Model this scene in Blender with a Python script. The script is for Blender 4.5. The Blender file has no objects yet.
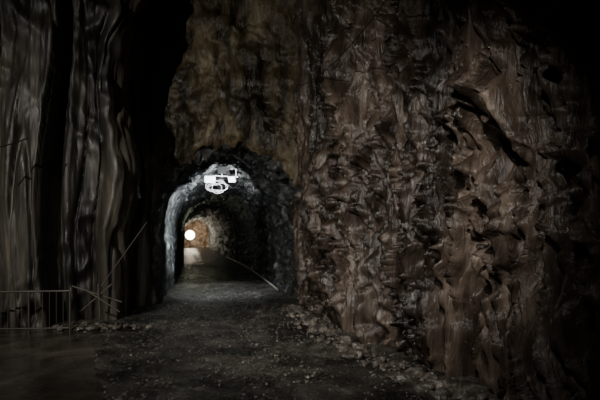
import bpy, math, random
import numpy as np
from mathutils import Vector
random.seed(4); rng=np.random.default_rng(7)
F=467.0; H=1.6; HV=245.0
def px(u,v,Y): return ((u-300)/F*Y, Y, H-(v-HV)/F*Y)
# ---------------- noise ----------------
def _h(i,j,k,s):
    n=(i*73856093)^(j*19349663)^(k*83492791)^(s*2654435761)
    n&=0xffffffff
    n=((n^(n>>15))*2246822519)&0xffffffff
    n=((n^(n>>13))*3266489917)&0xffffffff
    return (n^(n>>16))&0xffffffff
_G=rng.normal(size=(256,3)); _G/=np.linalg.norm(_G,axis=1)[:,None]
def pn(x,y,z,s=0):
    x,y,z=np.broadcast_arrays(np.asarray(x,float),np.asarray(y,float),np.asarray(z,float))
    i=np.floor(x).astype(np.int64);j=np.floor(y).astype(np.int64);k=np.floor(z).astype(np.int64)
    fx=x-i;fy=y-j;fz=z-k
    w=lambda t:t*t*t*(t*(t*6-15)+10)
    ux,uy,uz=w(fx),w(fy),w(fz); r=0
    for a in (0,1):
        for b in (0,1):
            for c in (0,1):
                g=_G[_h(i+a,j+b,k+c,s)&255]
                d=g[...,0]*(fx-a)+g[...,1]*(fy-b)+g[...,2]*(fz-c)
                r=r+d*(ux if a else 1-ux)*(uy if b else 1-uy)*(uz if c else 1-uz)
    return r*1.5
def ridge(x,y,z,s=0): return 1-2*np.abs(pn(x,y,z,s))*1.3
def sridge(x,y,z,s=0): return 1-2*np.sqrt(pn(x,y,z,s)**2+.004)*1.3
def crack(x,y,z,s,w): return np.exp(-(pn(x,y,z,s)/w)**2)
def ss(a,b,x):
    t=np.clip((x-a)/(b-a),0,1); return t*t*(3-2*t)
# ---------------- mesh helpers ----------------
def link(o): bpy.context.collection.objects.link(o); return o
def mesh(name,V,Fc,mat,smooth=True,parent=None):
    me=bpy.data.meshes.new(name); me.from_pydata([tuple(v) for v in V],[],[tuple(f) for f in Fc]); me.update()
    if smooth: me.polygons.foreach_set("use_smooth",[True]*len(me.polygons))
    if mat: me.materials.append(mat)
    o=link(bpy.data.objects.new(name,me))
    if parent: o.parent=parent
    return o
def gridq(P,off=0):
    n,m=P.shape[:2]
    idx=np.arange(n*m).reshape(n,m)+off
    return np.stack([idx[:-1,:-1],idx[1:,:-1],idx[1:,1:],idx[:-1,1:]],-1).reshape(-1,4)
def grid(name,P,mat):
    return mesh(name,P.reshape(-1,3).tolist(),gridq(P).tolist(),mat)
def empty(name,loc=(0,0,0)):
    o=link(bpy.data.objects.new(name,None)); o.location=loc; return o
def tube(name,pts,r,mat,parent=None,res=6,cyc=False):
    cu=bpy.data.curves.new(name,'CURVE'); cu.dimensions='3D'; cu.bevel_depth=r; cu.bevel_resolution=res//2; cu.use_fill_caps=True
    sp=cu.splines.new('POLY'); sp.points.add(len(pts)-1)
    for p,c in zip(sp.points,pts): p.co=(*c,1)
    sp.use_cyclic_u=cyc
    tmp=bpy.data.objects.new(name,cu); link(tmp)
    bpy.context.view_layer.update()
    me=bpy.data.meshes.new_from_object(tmp.evaluated_get(bpy.context.evaluated_depsgraph_get()))
    bpy.data.objects.remove(tmp); me.name=name
    me.materials.clear(); me.materials.append(mat)
    o=link(bpy.data.objects.new(name,me))
    if parent:o.parent=parent
    return o
def box(name,c,s,mat,parent=None,rot=0,tilt=0):
    import bmesh
    from mathutils import Matrix
    bm=bmesh.new(); bmesh.ops.create_cube(bm,size=1)
    bmesh.ops.scale(bm,vec=s,verts=bm.verts)
    bmesh.ops.bevel(bm,geom=bm.edges[:],offset=min(s)*0.15,segments=2,affect='EDGES')
    bmesh.ops.transform(bm,matrix=Matrix.Translation(c)@Matrix.Rotation(rot,4,'Z')@Matrix.Rotation(tilt,4,'X'),verts=bm.verts)
    me=bpy.data.meshes.new(name); bm.to_mesh(me); bm.free(); me.materials.append(mat)
    o=link(bpy.data.objects.new(name,me))
    if parent:o.parent=parent
    return o
# ---------------- materials ----------------
def simple(name,col,rough=.6,metal=0,emit=None,es=0):
    m=bpy.data.materials.new(name); m.use_nodes=True; nt=m.node_tree; b=nt.nodes['Principled BSDF']
    n=nt.nodes.new('ShaderNodeTexNoise'); n.inputs['Scale'].default_value=14; n.inputs['Detail'].default_value=6
    r=nt.nodes.new('ShaderNodeValToRGB'); r.color_ramp.elements[0].position=.3; r.color_ramp.elements[1].position=.7
    r.color_ramp.elements[0].color=(*[c*.5 for c in col],1); r.color_ramp.elements[1].color=(*col,1)
    nt.links.new(n.outputs['Fac'],r.inputs[0]); nt.links.new(r.outputs[0],b.inputs['Base Color'])
    b.inputs['Roughness'].default_value=rough; b.inputs['Metallic'].default_value=metal
    if emit: b.inputs['Emission Color'].default_value=(*emit,1); b.inputs['Emission Strength'].default_value=es
    return m
def rock(name,cols,sc=(2,2,.5),rough=(.35,.65),bump=.5,bd=.05,stain=.6,fine=9,distort=1.2,ps=(.3,.45,.56,.72),fw=.35):
    m=bpy.data.materials.new(name); m.use_nodes=True; nt=m.node_tree; N=nt.nodes; L=nt.links; b=N['Principled BSDF']
    tc=N.new('ShaderNodeTexCoord')
    def mp(s):
        a=N.new('ShaderNodeMapping'); a.inputs['Scale'].default_value=s; L.new(tc.outputs['Object'],a.inputs[0]); return a.outputs[0]
    def nz(vec,scale,det,dist=0,r=.6):
        a=N.new('ShaderNodeTexNoise'); a.inputs['Scale'].default_value=scale; a.inputs['Detail'].default_value=det
        a.inputs['Distortion'].default_value=dist; a.inputs['Roughness'].default_value=r; L.new(vec,a.inputs['Vector']); return a.outputs['Fac']
    v=mp(sc)
    n1=nz(v,1.0,10,distort)
    r=N.new('ShaderNodeValToRGB'); e=r.color_ramp.elements
    e[0].position=ps[0]; e[0].color=(*cols[0],1); e[1].position=ps[3]; e[1].color=(*cols[3],1)
    for p,c in zip(ps[1:3],cols[1:3]): x=e.new(p); x.color=(*c,1)
    L.new(n1,r.inputs[0])
    n2=nz(mp((sc[0]*.4,sc[1]*.4,sc[2]*.35)),1.0,6,.6)
    mr=N.new('ShaderNodeMapRange'); mr.inputs[1].default_value=.4; mr.inputs[2].default_value=.6; mr.inputs[3].default_value=1-stain; mr.inputs[4].default_value=1.15
    L.new(n2,mr.inputs[0])
    mx=N.new('ShaderNodeMixRGB'); mx.blend_type='MULTIPLY'; mx.inputs[0].default_value=1
    L.new(r.outputs[0],mx.inputs[1]); L.new(mr.outputs[0],mx.inputs[2]); L.new(mx.outputs[0],b.inputs['Base Color'])
    n3=nz(mp((sc[0]*3.5,sc[1]*3.5,sc[2]*3)),1.0,8,distort*1.3,.6)
    n4=nz(mp((fine,fine,fine*.6)),1.0,8,.4,.7)
    ad=N.new('ShaderNodeMath'); ad.operation='MULTIPLY_ADD'; ad.inputs[1].default_value=fw
    L.new(n4,ad.inputs[0]); L.new(n3,ad.inputs[2])
    bp=N.new('ShaderNodeBump'); bp.inputs['Strength'].default_value=bump; bp.inputs['Distance'].default_value=bd
    L.new(ad.outputs[0],bp.inputs['Height']); L.new(bp.outputs[0],b.inputs['Normal'])
    rr=N.new('ShaderNodeMapRange'); rr.inputs[1].default_value=.35; rr.inputs[2].default_value=.65; rr.inputs[3].default_value=rough[0]; rr.inputs[4].default_value=rough[1]
    L.new(n3,rr.inputs[0]); L.new(rr.outputs[0],b.inputs['Roughness'])
    return m
M_right=rock('rock_right',[(.017,.012,.009),(.064,.046,.034),(.115,.086,.066),(.25,.20,.16)],sc=(2.4,2.4,.6),rough=(.18,.36),bump=.8,bd=.05,stain=.72,fw=.10)
M_left=rock('rock_left',[(.02,.017,.0125),(.062,.053,.040),(.11,.097,.076),(.21,.19,.153)],sc=(2.0,2.0,.32),rough=(.4,.65),bump=.4,bd=.06,stain=.88,distort=.6,fw=.15)
M_portal=rock('rock_portal',[(.012,.009,.005),(.09,.068,.038),(.18,.142,.083),(.34,.28,.175)],sc=(2.0,1.2,.8),rough=(.22,.45),bump=.8,bd=.08,stain=.82,fw=.10)
M_ground=rock('gravel_ground',[(.012,.0115,.0095),(.047,.044,.037),(.09,.084,.072),(.19,.178,.155)],sc=(1.6,1.6,1.6),rough=(.15,.45),bump=1,bd=.05,stain=.72,fine=26)
M_apron=rock('wet_concrete',[(.025,.021,.015),(.052,.044,.034),(.078,.067,.053),(.13,.114,.093)],sc=(.9,.9,.9),rough=(.08,.35),bump=.3,bd=.01,stain=.55,fine=12)
M_stone=rock('loose_stone',[(.03,.026,.021),(.09,.078,.065),(.16,.142,.12),(.32,.29,.25)],sc=(7,7,7),rough=(.22,.45),bump=.5,bd=.02,stain=.5)
M_metal=simple('galvanised',(.10,.09,.078),.5,.3)
M_dark=simple('black_rubber',(.015,.015,.015),.5)
M_wood=simple('weathered_timber',(.10,.087,.07),.8)
M_hose=simple('pale_hose',(.45,.45,.38),.45)
M_sign=simple('sign_black',(.01,.01,.01),.5)
M_white=simple('white_enamel',(.8,.82,.84),.4)
# ---------------- walls ----------------
def wall(name,plan,z0,z1,ds,dz,disp,mat,side,smooth_it=2,post=None):
    p=np.array(plan,float)
    seg=np.linalg.norm(np.diff(p,axis=0),axis=1); c=np.concatenate([[0],np.cumsum(seg)])
    s=[0.0]
    while s[-1]<c[-1]:
        yy=np.interp(s[-1],c,p[:,1]); s.append(s[-1]+ds(yy))
    s=np.array(s); X=np.interp(s,c,p[:,0]); Y=np.interp(s,c,p[:,1])
    k=np.ones(9)/9
    for _ in range(smooth_it):
        X=np.convolve(np.pad(X,4,'edge'),k,'valid'); Y=np.convolve(np.pad(Y,4,'edge'),k,'valid')
    tx=np.gradient(X);ty=np.gradient(Y);l=np.hypot(tx,ty)+1e-9
    nx=side*ty/l; ny=-side*tx/l
    z=np.arange(z0,z1,dz)
    S,Z=np.meshgrid(s,z,indexing='ij'); XX=X[:,None]+0*Z; YY=Y[:,None]+0*Z
    d=disp(S,Z,XX,YY)
    P=np.stack([XX+nx[:,None]*d,YY+ny[:,None]*d,Z],-1)
    if post: P=post(P,XX,YY)
    return grid(name,P,mat)
def disp_right(S,Z,X,Y):
    wz=pn(S*.8,Z*.4,3.1,1)*.9; wx=pn(S*.7,Z*.35,7.7,2)*.5
    w2=pn(S*2.6,Z*1.0,5.5,12)*.2; w3=pn(S*6,Z*2.6,2.5,11)*.08
    s=S+wx+w2+w3; z=Z+wz+w2-w3
    rough=ss(2.0,5.0,S- (Z-3)*.6)*.75+.25
    d=.42*pn(s*.5,z*.12,0,3)+.18*pn(s*1.5,z*.25,5,4)
    d+=rough*(.17*sridge(s*2.0,z*.33,2,5)+.15*sridge(s*4.0,z*.62,4,6)+.09*sridge(s*8,z*1.3,1,7)+.035*sridge(s*17,z*3.4,0,8)+.006*pn(s*30,z*11,0,13))
    d-=rough*(.26*crack(s*1.6+.2*z,z*.3,9,14,.06)+.17*crack(s*3.8,z*.6,3,16,.08)+.08*crack(s*8,z*1.6,3,18,.1))
    d-=rough*.14*ss(.3,.5,pn(s*4.4,z*2.4,9,20))
    d+=(1-rough)*(.14*sridge(s*2.5,z*.2,2,9)+.06*sridge(s*7,z*.5,2,10)+.015*sridge(s*15,z*1.5,2,15)-.2*crack(s*1.6,z*.15,3,17,.06))
    d+=.22*np.exp(-np.clip(Z,0,9)/.35)*(.5+.5*pn(S*1.1,0,0,11))
    return d-.12
wall('wall_right',[(-.1,14.5),(.2,12.6),(.75,9.8),(1.45,7),(2.2,4.8),(3.1,2),(3.6,-4)],-.3,10.5,lambda y:.017 if 2.5<y<9 else .032,.026,disp_right,M_right,-1)
def disp_left(S,Z,X,Y):
    w=pn(S*.4,Z*.10,2.2,21)
    w2=pn(S*1.1,Z*.3,4.2,19)*.16
    q=S*.9+w*.7+.35
    def step(q,seed,e):
        cell=np.floor(q).astype(np.int64); f=q-cell
        a=(_h(cell,0*cell,0*cell,seed)%1000)/1000.; b=(_h(cell+1,0*cell,0*cell,seed)%1000)/1000.
        return a+(b-a)*ss(1-e,1.0,f)
    d=.55*(step(q+w2,5,.12)-.5)+.30*(step(S*1.9+w*2+w2*2,6,.10)-.5)+.09*(step(S*5.1+w*3+w2*4,7,.12)-.5)+.25*pn(S*.6,Z*.15,0,22)+.05*sridge(S*2.2+w+w2,Z*.25,1,23)+.014*sridge(S*8+w*2+w2*2,Z*.6,1,24)+.008*sridge(S*17+w2*4,Z*1.6,1,25)
    d-=.14*crack(S*1.5+w2*2,Z*.15,6,33,.04)
    top=ss(4.9,6.3,Z)
    d+=top*(.5*pn(S*.8,Z*.7,3,26)+.25*sridge(S*1.1+.5*Z,Z*.9,3,34))
    d+=.09*sridge(S*2.4,Z*1.8,3,27)*ss(-.05,.2,pn(S*.6,Z*.5,8,28))
    return d
def post_left(P,XX,YY):
    Z=P[...,2]
    dx=np.interp(Z,[0,1,1.9,2.6,3.4,4.2,5.0,5.7,6.3,7.2,10],[0,.0,.0,.16,.14,-.02,-.1,-.0,.12,.3,.4])
    m=ss(-4.5,-4.0,P[...,0])*ss(12,10.3,YY)
    P[...,0]+=dx*m
    return P
wall('wall_left',[(-13,7.6),(-9,8.6),(-5.5,9.3),(-4.1,9.7),(-3.95,10.2),(-4.4,12.2),(-4.6,14.5)],-.3,10.5,lambda y:.026,.04,disp_left,M_left,1,2,post_left)
# ---------------- floor ----------------
def edge(x,y): return x+2.1+.41*(y-4.8)-.25*pn(np.asarray(y)*.9,np.asarray(x)*.9,0,37)
def tcx(y):
    d=np.clip(np.asarray(y,float)-12.5,0,99); t=(d-12)/3.
    return -1.83-.19*d-.062*3*np.logaddexp(0,t)
def fh(x,y):
    x=np.asarray(x,float);y=np.asarray(y,float)
    z=.022*np.clip(y-14,0,60)
    rd=np.maximum(ss(-.25,.3,edge(x,y)),ss(9.2,9.8,y))
    z=z+(.035*pn(x*1.2,y*.8,0,31)+.022*pn(x*4,y*4,0,32)+.018*pn(x*12,y*12,0,33)+.010*pn(x*30,y*30,0,36))*(.1+.9*rd)
    cx=tcx(y)+np.clip(12.5-y,0,20)*.02
    return z-.04*rd*(np.exp(-((x-cx-.8)/.3)**2)+np.exp(-((x-cx+.8)/.3)**2))
xs=np.concatenate([np.arange(-13,-5.5,.12),np.arange(-5.5,3.0,.025),np.arange(3.0,4.6,.1)])
ys=np.concatenate([np.arange(-4,2.5,.2),np.arange(2.5,14,.027)])
X,Y=np.meshgrid(xs,ys,indexing='ij'); Pa=np.stack([X,Y,fh(X,Y)],-1)
ys=np.concatenate([[13.94],np.arange(14,30,.08),np.arange(30,76,.4)]); tt=np.linspace(-2.8,2.8,90)
T,Y=np.meshgrid(tt,ys,indexing='ij'); X=T+tcx(Y); Pb=np.stack([X,Y,fh(X,Y)],-1)
na=Pa.shape[0]*Pa.shape[1]
V=np.concatenate([Pa.reshape(-1,3),Pb.reshape(-1,3)]); Q=np.concatenate([gridq(Pa),gridq(Pb,na)])
fo=mesh('floor',V.tolist(),Q.tolist(),M_ground); fo.data.materials.append(M_apron)
cen=V[Q].mean(1); mi=((edge(cen[:,0],cen[:,1])<0)&(cen[:,1]<9.5)).astype(np.int32)
fo.data.polygons.foreach_set('material_index',mi)
# ---------------- tunnel + portal ----------------
a,hs,hr=1.98,2.1,2.05
prof=[]
for z in np.linspace(-.4,hs,45)[:-1]: prof.append((-a,z,-1,0))
for t in np.linspace(math.pi,0,90): prof.append((a*math.cos(t),hs+hr*math.sin(t),math.cos(t),math.sin(t)))
for z in np.linspace(hs,-.4,45)[1:]: prof.append((a,z,1,0))
prof=np.array(prof)
rings=[]
y=71.0
while y>12.95:
    rings.append((y,0)); y-=(.07 if y<24 else .3 if y<40 else .8)
for t in np.linspace(0,math.pi/2,9): rings.append((12.9-.35*math.sin(t),.35*(1-math.cos(t))))
o=.35
while o<7: o+=.05 if o<3.5 else .12; rings.append((12.55,o))
R=np.array(rings); YY=R[:,0][:,None]+0*prof[:,0][None]; O=R[:,1][:,None]
cx=tcx(YY); bz=.022*np.clip(YY-14,0,60)
Xb=cx+prof[:,0]+prof[:,2]*O; Zb=bz+prof[:,1]+prof[:,3]*O
face=ss(.05,.4,O)+0*Xb
wv=pn(Xb*.7,YY*.7,Zb*.5,40)*.6
rad=.14*pn(Xb*.9,YY*.7,Zb*.9,41)+.16*ridge(Xb*1.7+wv,YY*1.3,Zb*1.5,42)+.09*ridge(Xb*4,YY*3,Zb*4,43)+.05*ridge(Xb*9,YY*7,Zb*9,44)-.12
rad=rad*np.where(prof[:,2]<-.8,.4,1.1)[None,:]
fd=.4*pn(Xb*.6+wv,1,Zb*.2,45)+.28*sridge(Xb*1.6+wv,1,Zb*.5+wv,46)+.16*sridge(Xb*4+wv*2,1,Zb*1.2,47)+.06*sridge(Xb*9,1,Zb*3,48)-.25*crack(Xb*1.5+wv,1,Zb*.4,49,.06)
fd=fd*ss(0,.9,O)+.1
P=np.stack([Xb-prof[:,2]*(rad*(1-face*.8)),YY-fd*face-.0,Zb-prof[:,3]*(rad*(1-face*.8))],-1)
k=int(np.sum(R[:,1]<.12))
M_tun=rock('tunnel_rock',[(.012,.013,.012),(.036,.038,.036),(.11,.115,.112),(.5,.52,.51)],sc=(2.5,2.5,2.5),rough=(.3,.6),bump=.9,bd=.08,stain=.7,fine=12)
grid('wall_tunnel',P[:k+1],M_tun)
grid('wall_back',P[k:],M_portal)
cxe=float(tcx(72))
gx,gz=np.meshgrid(np.arange(-3.5,3.5,.1),np.arange(-.5,7,.1),indexing='ij')
M_far=rock('far_rock',[(.05,.036,.026),(.11,.08,.055),(.17,.125,.09),(.24,.19,.14)],sc=(.8,.8,.5),stain=.3)
grid('wall_far',np.stack([gx+cxe+.6,73+.35*pn(gx,0,gz,50)+.15*pn(gx*3,0,gz*3,51),gz+1],-1),M_far)
gx,gy=np.meshgrid(np.arange(-13.5,5,.12),np.arange(-4.5,15,.12),indexing='ij')
grid('ceiling',np.stack([gx,gy,9.9+.5*pn(gx*.5,gy*.5,0,60)+.2*ridge(gx*1.5,gy*1.5,0,61)],-1),M_left)
# ---------------- stones ----------------
import bmesh
def tmpl(sub,seed):
    bm=bmesh.new(); bmesh.ops.create_icosphere(bm,subdivisions=sub,radius=1)
    V=np.array([v.co[:] for v in bm.verts]); Fc=np.array([[v.index for v in f.verts] for f in bm.faces]); bm.free()
    V=V*(1+.45*pn(V[:,0]*1.1+seed*9.1,V[:,1]*1.1,V[:,2]*1.1,70))[:,None]
    for _ in range(7):
        n=rng.normal(size=3); n/=np.linalg.norm(n); d=V@n; c=.62; V=V-np.where(d>c,d-c,0)[:,None]*n
    return V,Fc
AV=[];AF=[];OFF=[0]
def stones(xy,size,sub=1,flat=.65,zoff=.15):
    T=[tmpl(sub,i) for i in range(8)]
    for (x,y),s in zip(xy,size):
        V,Fc=T[rng.integers(8)]; an=rng.uniform(0,6.28); c,sn=math.cos(an),math.sin(an)
        v=V*np.array([1,rng.uniform(.6,1),flat*rng.uniform(.7,1.2)])*s
        tl=rng.uniform(-.5,.5); v=np.stack([v[:,0]*math.cos(tl)-v[:,2]*math.sin(tl),v[:,1],v[:,0]*math.sin(tl)+v[:,2]*math.cos(tl)],-1)
        v=np.stack([v[:,0]*c-v[:,1]*sn,v[:,0]*sn+v[:,1]*c,v[:,2]],-1)+np.array([x,y,float(fh(x,y))+s*zoff])
        AV.append(v);AF.append(Fc+OFF[0]);OFF[0]+=len(v)
def rx(y): return np.interp(y,[1,4.8,7,9.8,12.4,14],[3.3,2.2,1.45,.75,.2,0])
n=11000; gy=3+ (rng.random(n)**1.2)*10; gx=rng.uniform(-3.4,2.2,n)
ok=(gx<rx(gy)-.1)&(edge(gx,gy)>0)&(rng.random(n)<(.3+.7*ss(-.1,.25,pn(gx*.9,gy*.6,0,80)))) ; gx=gx[ok];gy=gy[ok]
stones(list(zip(gx,gy)),.009+.028*rng.random(len(gx))**2.5)
n=620; gy=rng.uniform(4,12.0,n); gx=rx(gy)-.38-np.abs(rng.normal(0,.22,n))
stones(list(zip(gx,gy)),.025+.095*rng.random(n)**2.6,2,zoff=.3)
n=130; gx=rng.normal(-3.85,.33,n); gy=8.9+rng.normal(0,.15,n)
stones(list(zip(gx,gy)),.03+.08*rng.random(n)**2,2,zoff=.5)
mesh('rubble',np.concatenate(AV).tolist(),np.concatenate(AF).tolist(),M_stone,False)
# ---------------- guard fence ----------------
fe=empty('guard_fence'); yf=8.45
zt=px(0,292,yf)[2]; x0=-7.0; x1=px(70,0,yf)[0]
tube('top_rail',[(x0,yf-.25,zt),(x1,yf,zt+.02)],.018,M_metal,fe)
tube('bottom_rail',[(x0,yf-.25,.1),(x1,yf,.1)],.014,M_metal,fe)
for i,t in enumerate(np.linspace(0,1,25)):
    x=x0+(x1-x0)*t; y=yf-.25*(1-t)
    tube(f'baluster_{i}',[(x,y,.0 if i%6==0 else .1),(x,y,zt)],.018 if i%6==0 else .006,M_metal,fe)
tr=empty('broken_barrier'); Y0=8.8
for i,(u1,v1,u2,v2) in enumerate([(72,286,122,302),(80,312,112,284),(98,284,100,318),(86,290,120,312)]):
    tube(f'slat_{i}',[px(u1,v1,Y0-.05*i),px(u2,v2,Y0-.05*i)],.013,M_wood,tr)
tube('leaning_pole',[px(97,292,8.75),px(147,222,9.0)],.008,M_wood)
def sag(p,q,s,n=14):
    return [tuple(np.array(p)*(1-t)+np.array(q)*t-np.array([0,0,s*4*t*(1-t)])) for t in np.linspace(0,1,n)]
tube('overhead_cable',sag(px(395,-12,5.6),px(300,86,10.5),.2),.008,M_dark)
tube('wall_cable',sag(px(-30,150,7.6),px(28,138,8.4),.05),.011,M_dark)
# hose
hp=[]
for u,v in [(226,257),(238,260),(250,264),(259,269),(266,275),(273,282),(281,290)]:
    Yh=40
    for Yc in np.linspace(12.5,45,600):
        if H-(v-HV)/F*Yc<=.022*max(0,Yc-14)+.03: Yh=Yc;break
    x,y,z=px(u,v,Yh); x=min(x,float(tcx(y))+1.72); hp.append((x,y,float(fh(x,y))+.05))
tube('water_hose',hp,.04,M_hose)
# ceiling lamp rig in the tunnel
rg=empty('ceiling_lamp_rig'); Yr=15.6
c=px(222,170,Yr-.15); box('control_box',c,(.27,.1,.24),M_sign,rg)
c2=px(210,179,Yr); box('reflector_a',c2,(.36,.12,.24),M_white,rg,.2,.5)
c3=px(232,179,Yr); box('reflector_b',c3,(.24,.1,.2),M_white,rg,-.2,.5)
box('ballast',px(221,181,Yr+.1),(.16,.12,.12),M_dark,rg,.3,.2)
tube('crossbar',[px(204,175,Yr),px(238,177,Yr)],.014,M_white,rg)
for u in (207,222,236): tube('hanger',[px(u,177,Yr),px(u,160,Yr)],.012,M_white,rg)
cc=px(217,187,Yr)
tube('cable_coil',[(cc[0]+.28*math.cos(t)*(1+.45*math.sin(.7*t)),cc[1]+.05*math.sin(5*t),cc[2]+.15*math.sin(t)*(1+.5*math.sin(.43*t+1))) for t in np.linspace(0,22,110)],.006,M_white,rg)
tube('drop_cable',sag(px(228,184,Yr),px(242,176,Yr+.3),.25),.009,M_dark,rg)
# far lamp
lp=empty('work_lamp'); c=px(190,235,69)
M_bulb=simple('lamp_glow',(1,.9,.7),.4,0,(1,.9,.7),20)
bm=bmesh.new(); bmesh.ops.create_uvsphere(bm,u_segments=20,v_segments=12,radius=.68); bmesh.ops.translate(bm,vec=c,verts=bm.verts)
me=bpy.data.meshes.new('bulb'); bm.to_mesh(me); bm.free(); me.materials.append(M_bulb); me.polygons.foreach_set('use_smooth',[True]*len(me.polygons)); b=link(bpy.data.objects.new('bulb',me)); b.parent=lp
tube('stand',[(c[0],c[1],c[2]-.3),(c[0],c[1],1.22)],.05,M_dark,lp)
# ---------------- lights ----------------
def light(name,kind,loc,target,power,col,size=.3,spot=None,blend=.5):
    l=bpy.data.lights.new(name,kind); l.energy=power; l.color=col
    if kind=='AREA': l.size=size
    else: l.shadow_soft_size=size
    if spot: l.spot_size=math.radians(spot); l.spot_blend=blend
    o=link(bpy.data.objects.new(name,l)); o.location=loc
    o.rotation_euler=(Vector(target)-Vector(loc)).to_track_quat('-Z','Y').to_euler(); return o
light('key_lamp','SPOT',(-5.4,2.0,4.9),(-1.6,10.5,2.2),1850,(1,.95,.86),.06,86,1)
light('side_graze_light','SPOT',(-.1,.6,3.7),(1.0,7.4,1.5),1050,(1,.94,.86),.06,58,1)  # unseen light, added to rake along the right wall and bring out relief
light('fill_lamp','SPOT',(-.8,-.6,3.4),(-.7,6.8,0),430,(.99,.97,.94),.25,76,1)
light('tunnel_lamp','SPOT',(-1.75,16.0,2.7),(-4.2,16.2,2.9),1000,(.88,.95,1),.08,95,.5)
light('rig_fill_light','SPOT',(-2.3,14.1,3.1),(-2.8,16.3,4.0),1300,(.93,.98,1),.05,58,.6)  # added spot ahead of the rig, whitens it and the rock around
light('tunnel_floor_fill','SPOT',(-3.0,17.2,3.4),(-2.85,16.7,0),520,(.93,.97,1),.1,90,.9)  # extra spot without a fixture, added to brighten the tunnel floor
light('tunnel_green_tint','POINT',(float(tcx(30))-1.0,30,3.0),(0,0,0),14,(.85,.95,.6),.1)  # no fixture here; weak light added to tint the deeper tunnel greenish
light('far_lamp','SPOT',(c[0]+.1,c[1]+.8,c[2]),(c[0]+.1,c[1]+5,c[2]),500,(1,.76,.52),.2,130,.6)
w=bpy.data.worlds.new('World'); bpy.context.scene.world=w; w.use_nodes=True
w.node_tree.nodes['Background'].inputs[0].default_value=(.02,.02,.025,1); w.node_tree.nodes['Background'].inputs[1].default_value=.05
# ---------------- camera ----------------
cd=bpy.data.cameras.new('camera'); cd.sensor_width=36; cd.lens=36*F/600; cd.shift_y=45/600
co=link(bpy.data.objects.new('camera',cd)); co.location=(0,0,H); co.rotation_euler=(math.pi/2,0,0); cd.clip_end=300
bpy.context.scene.camera=co
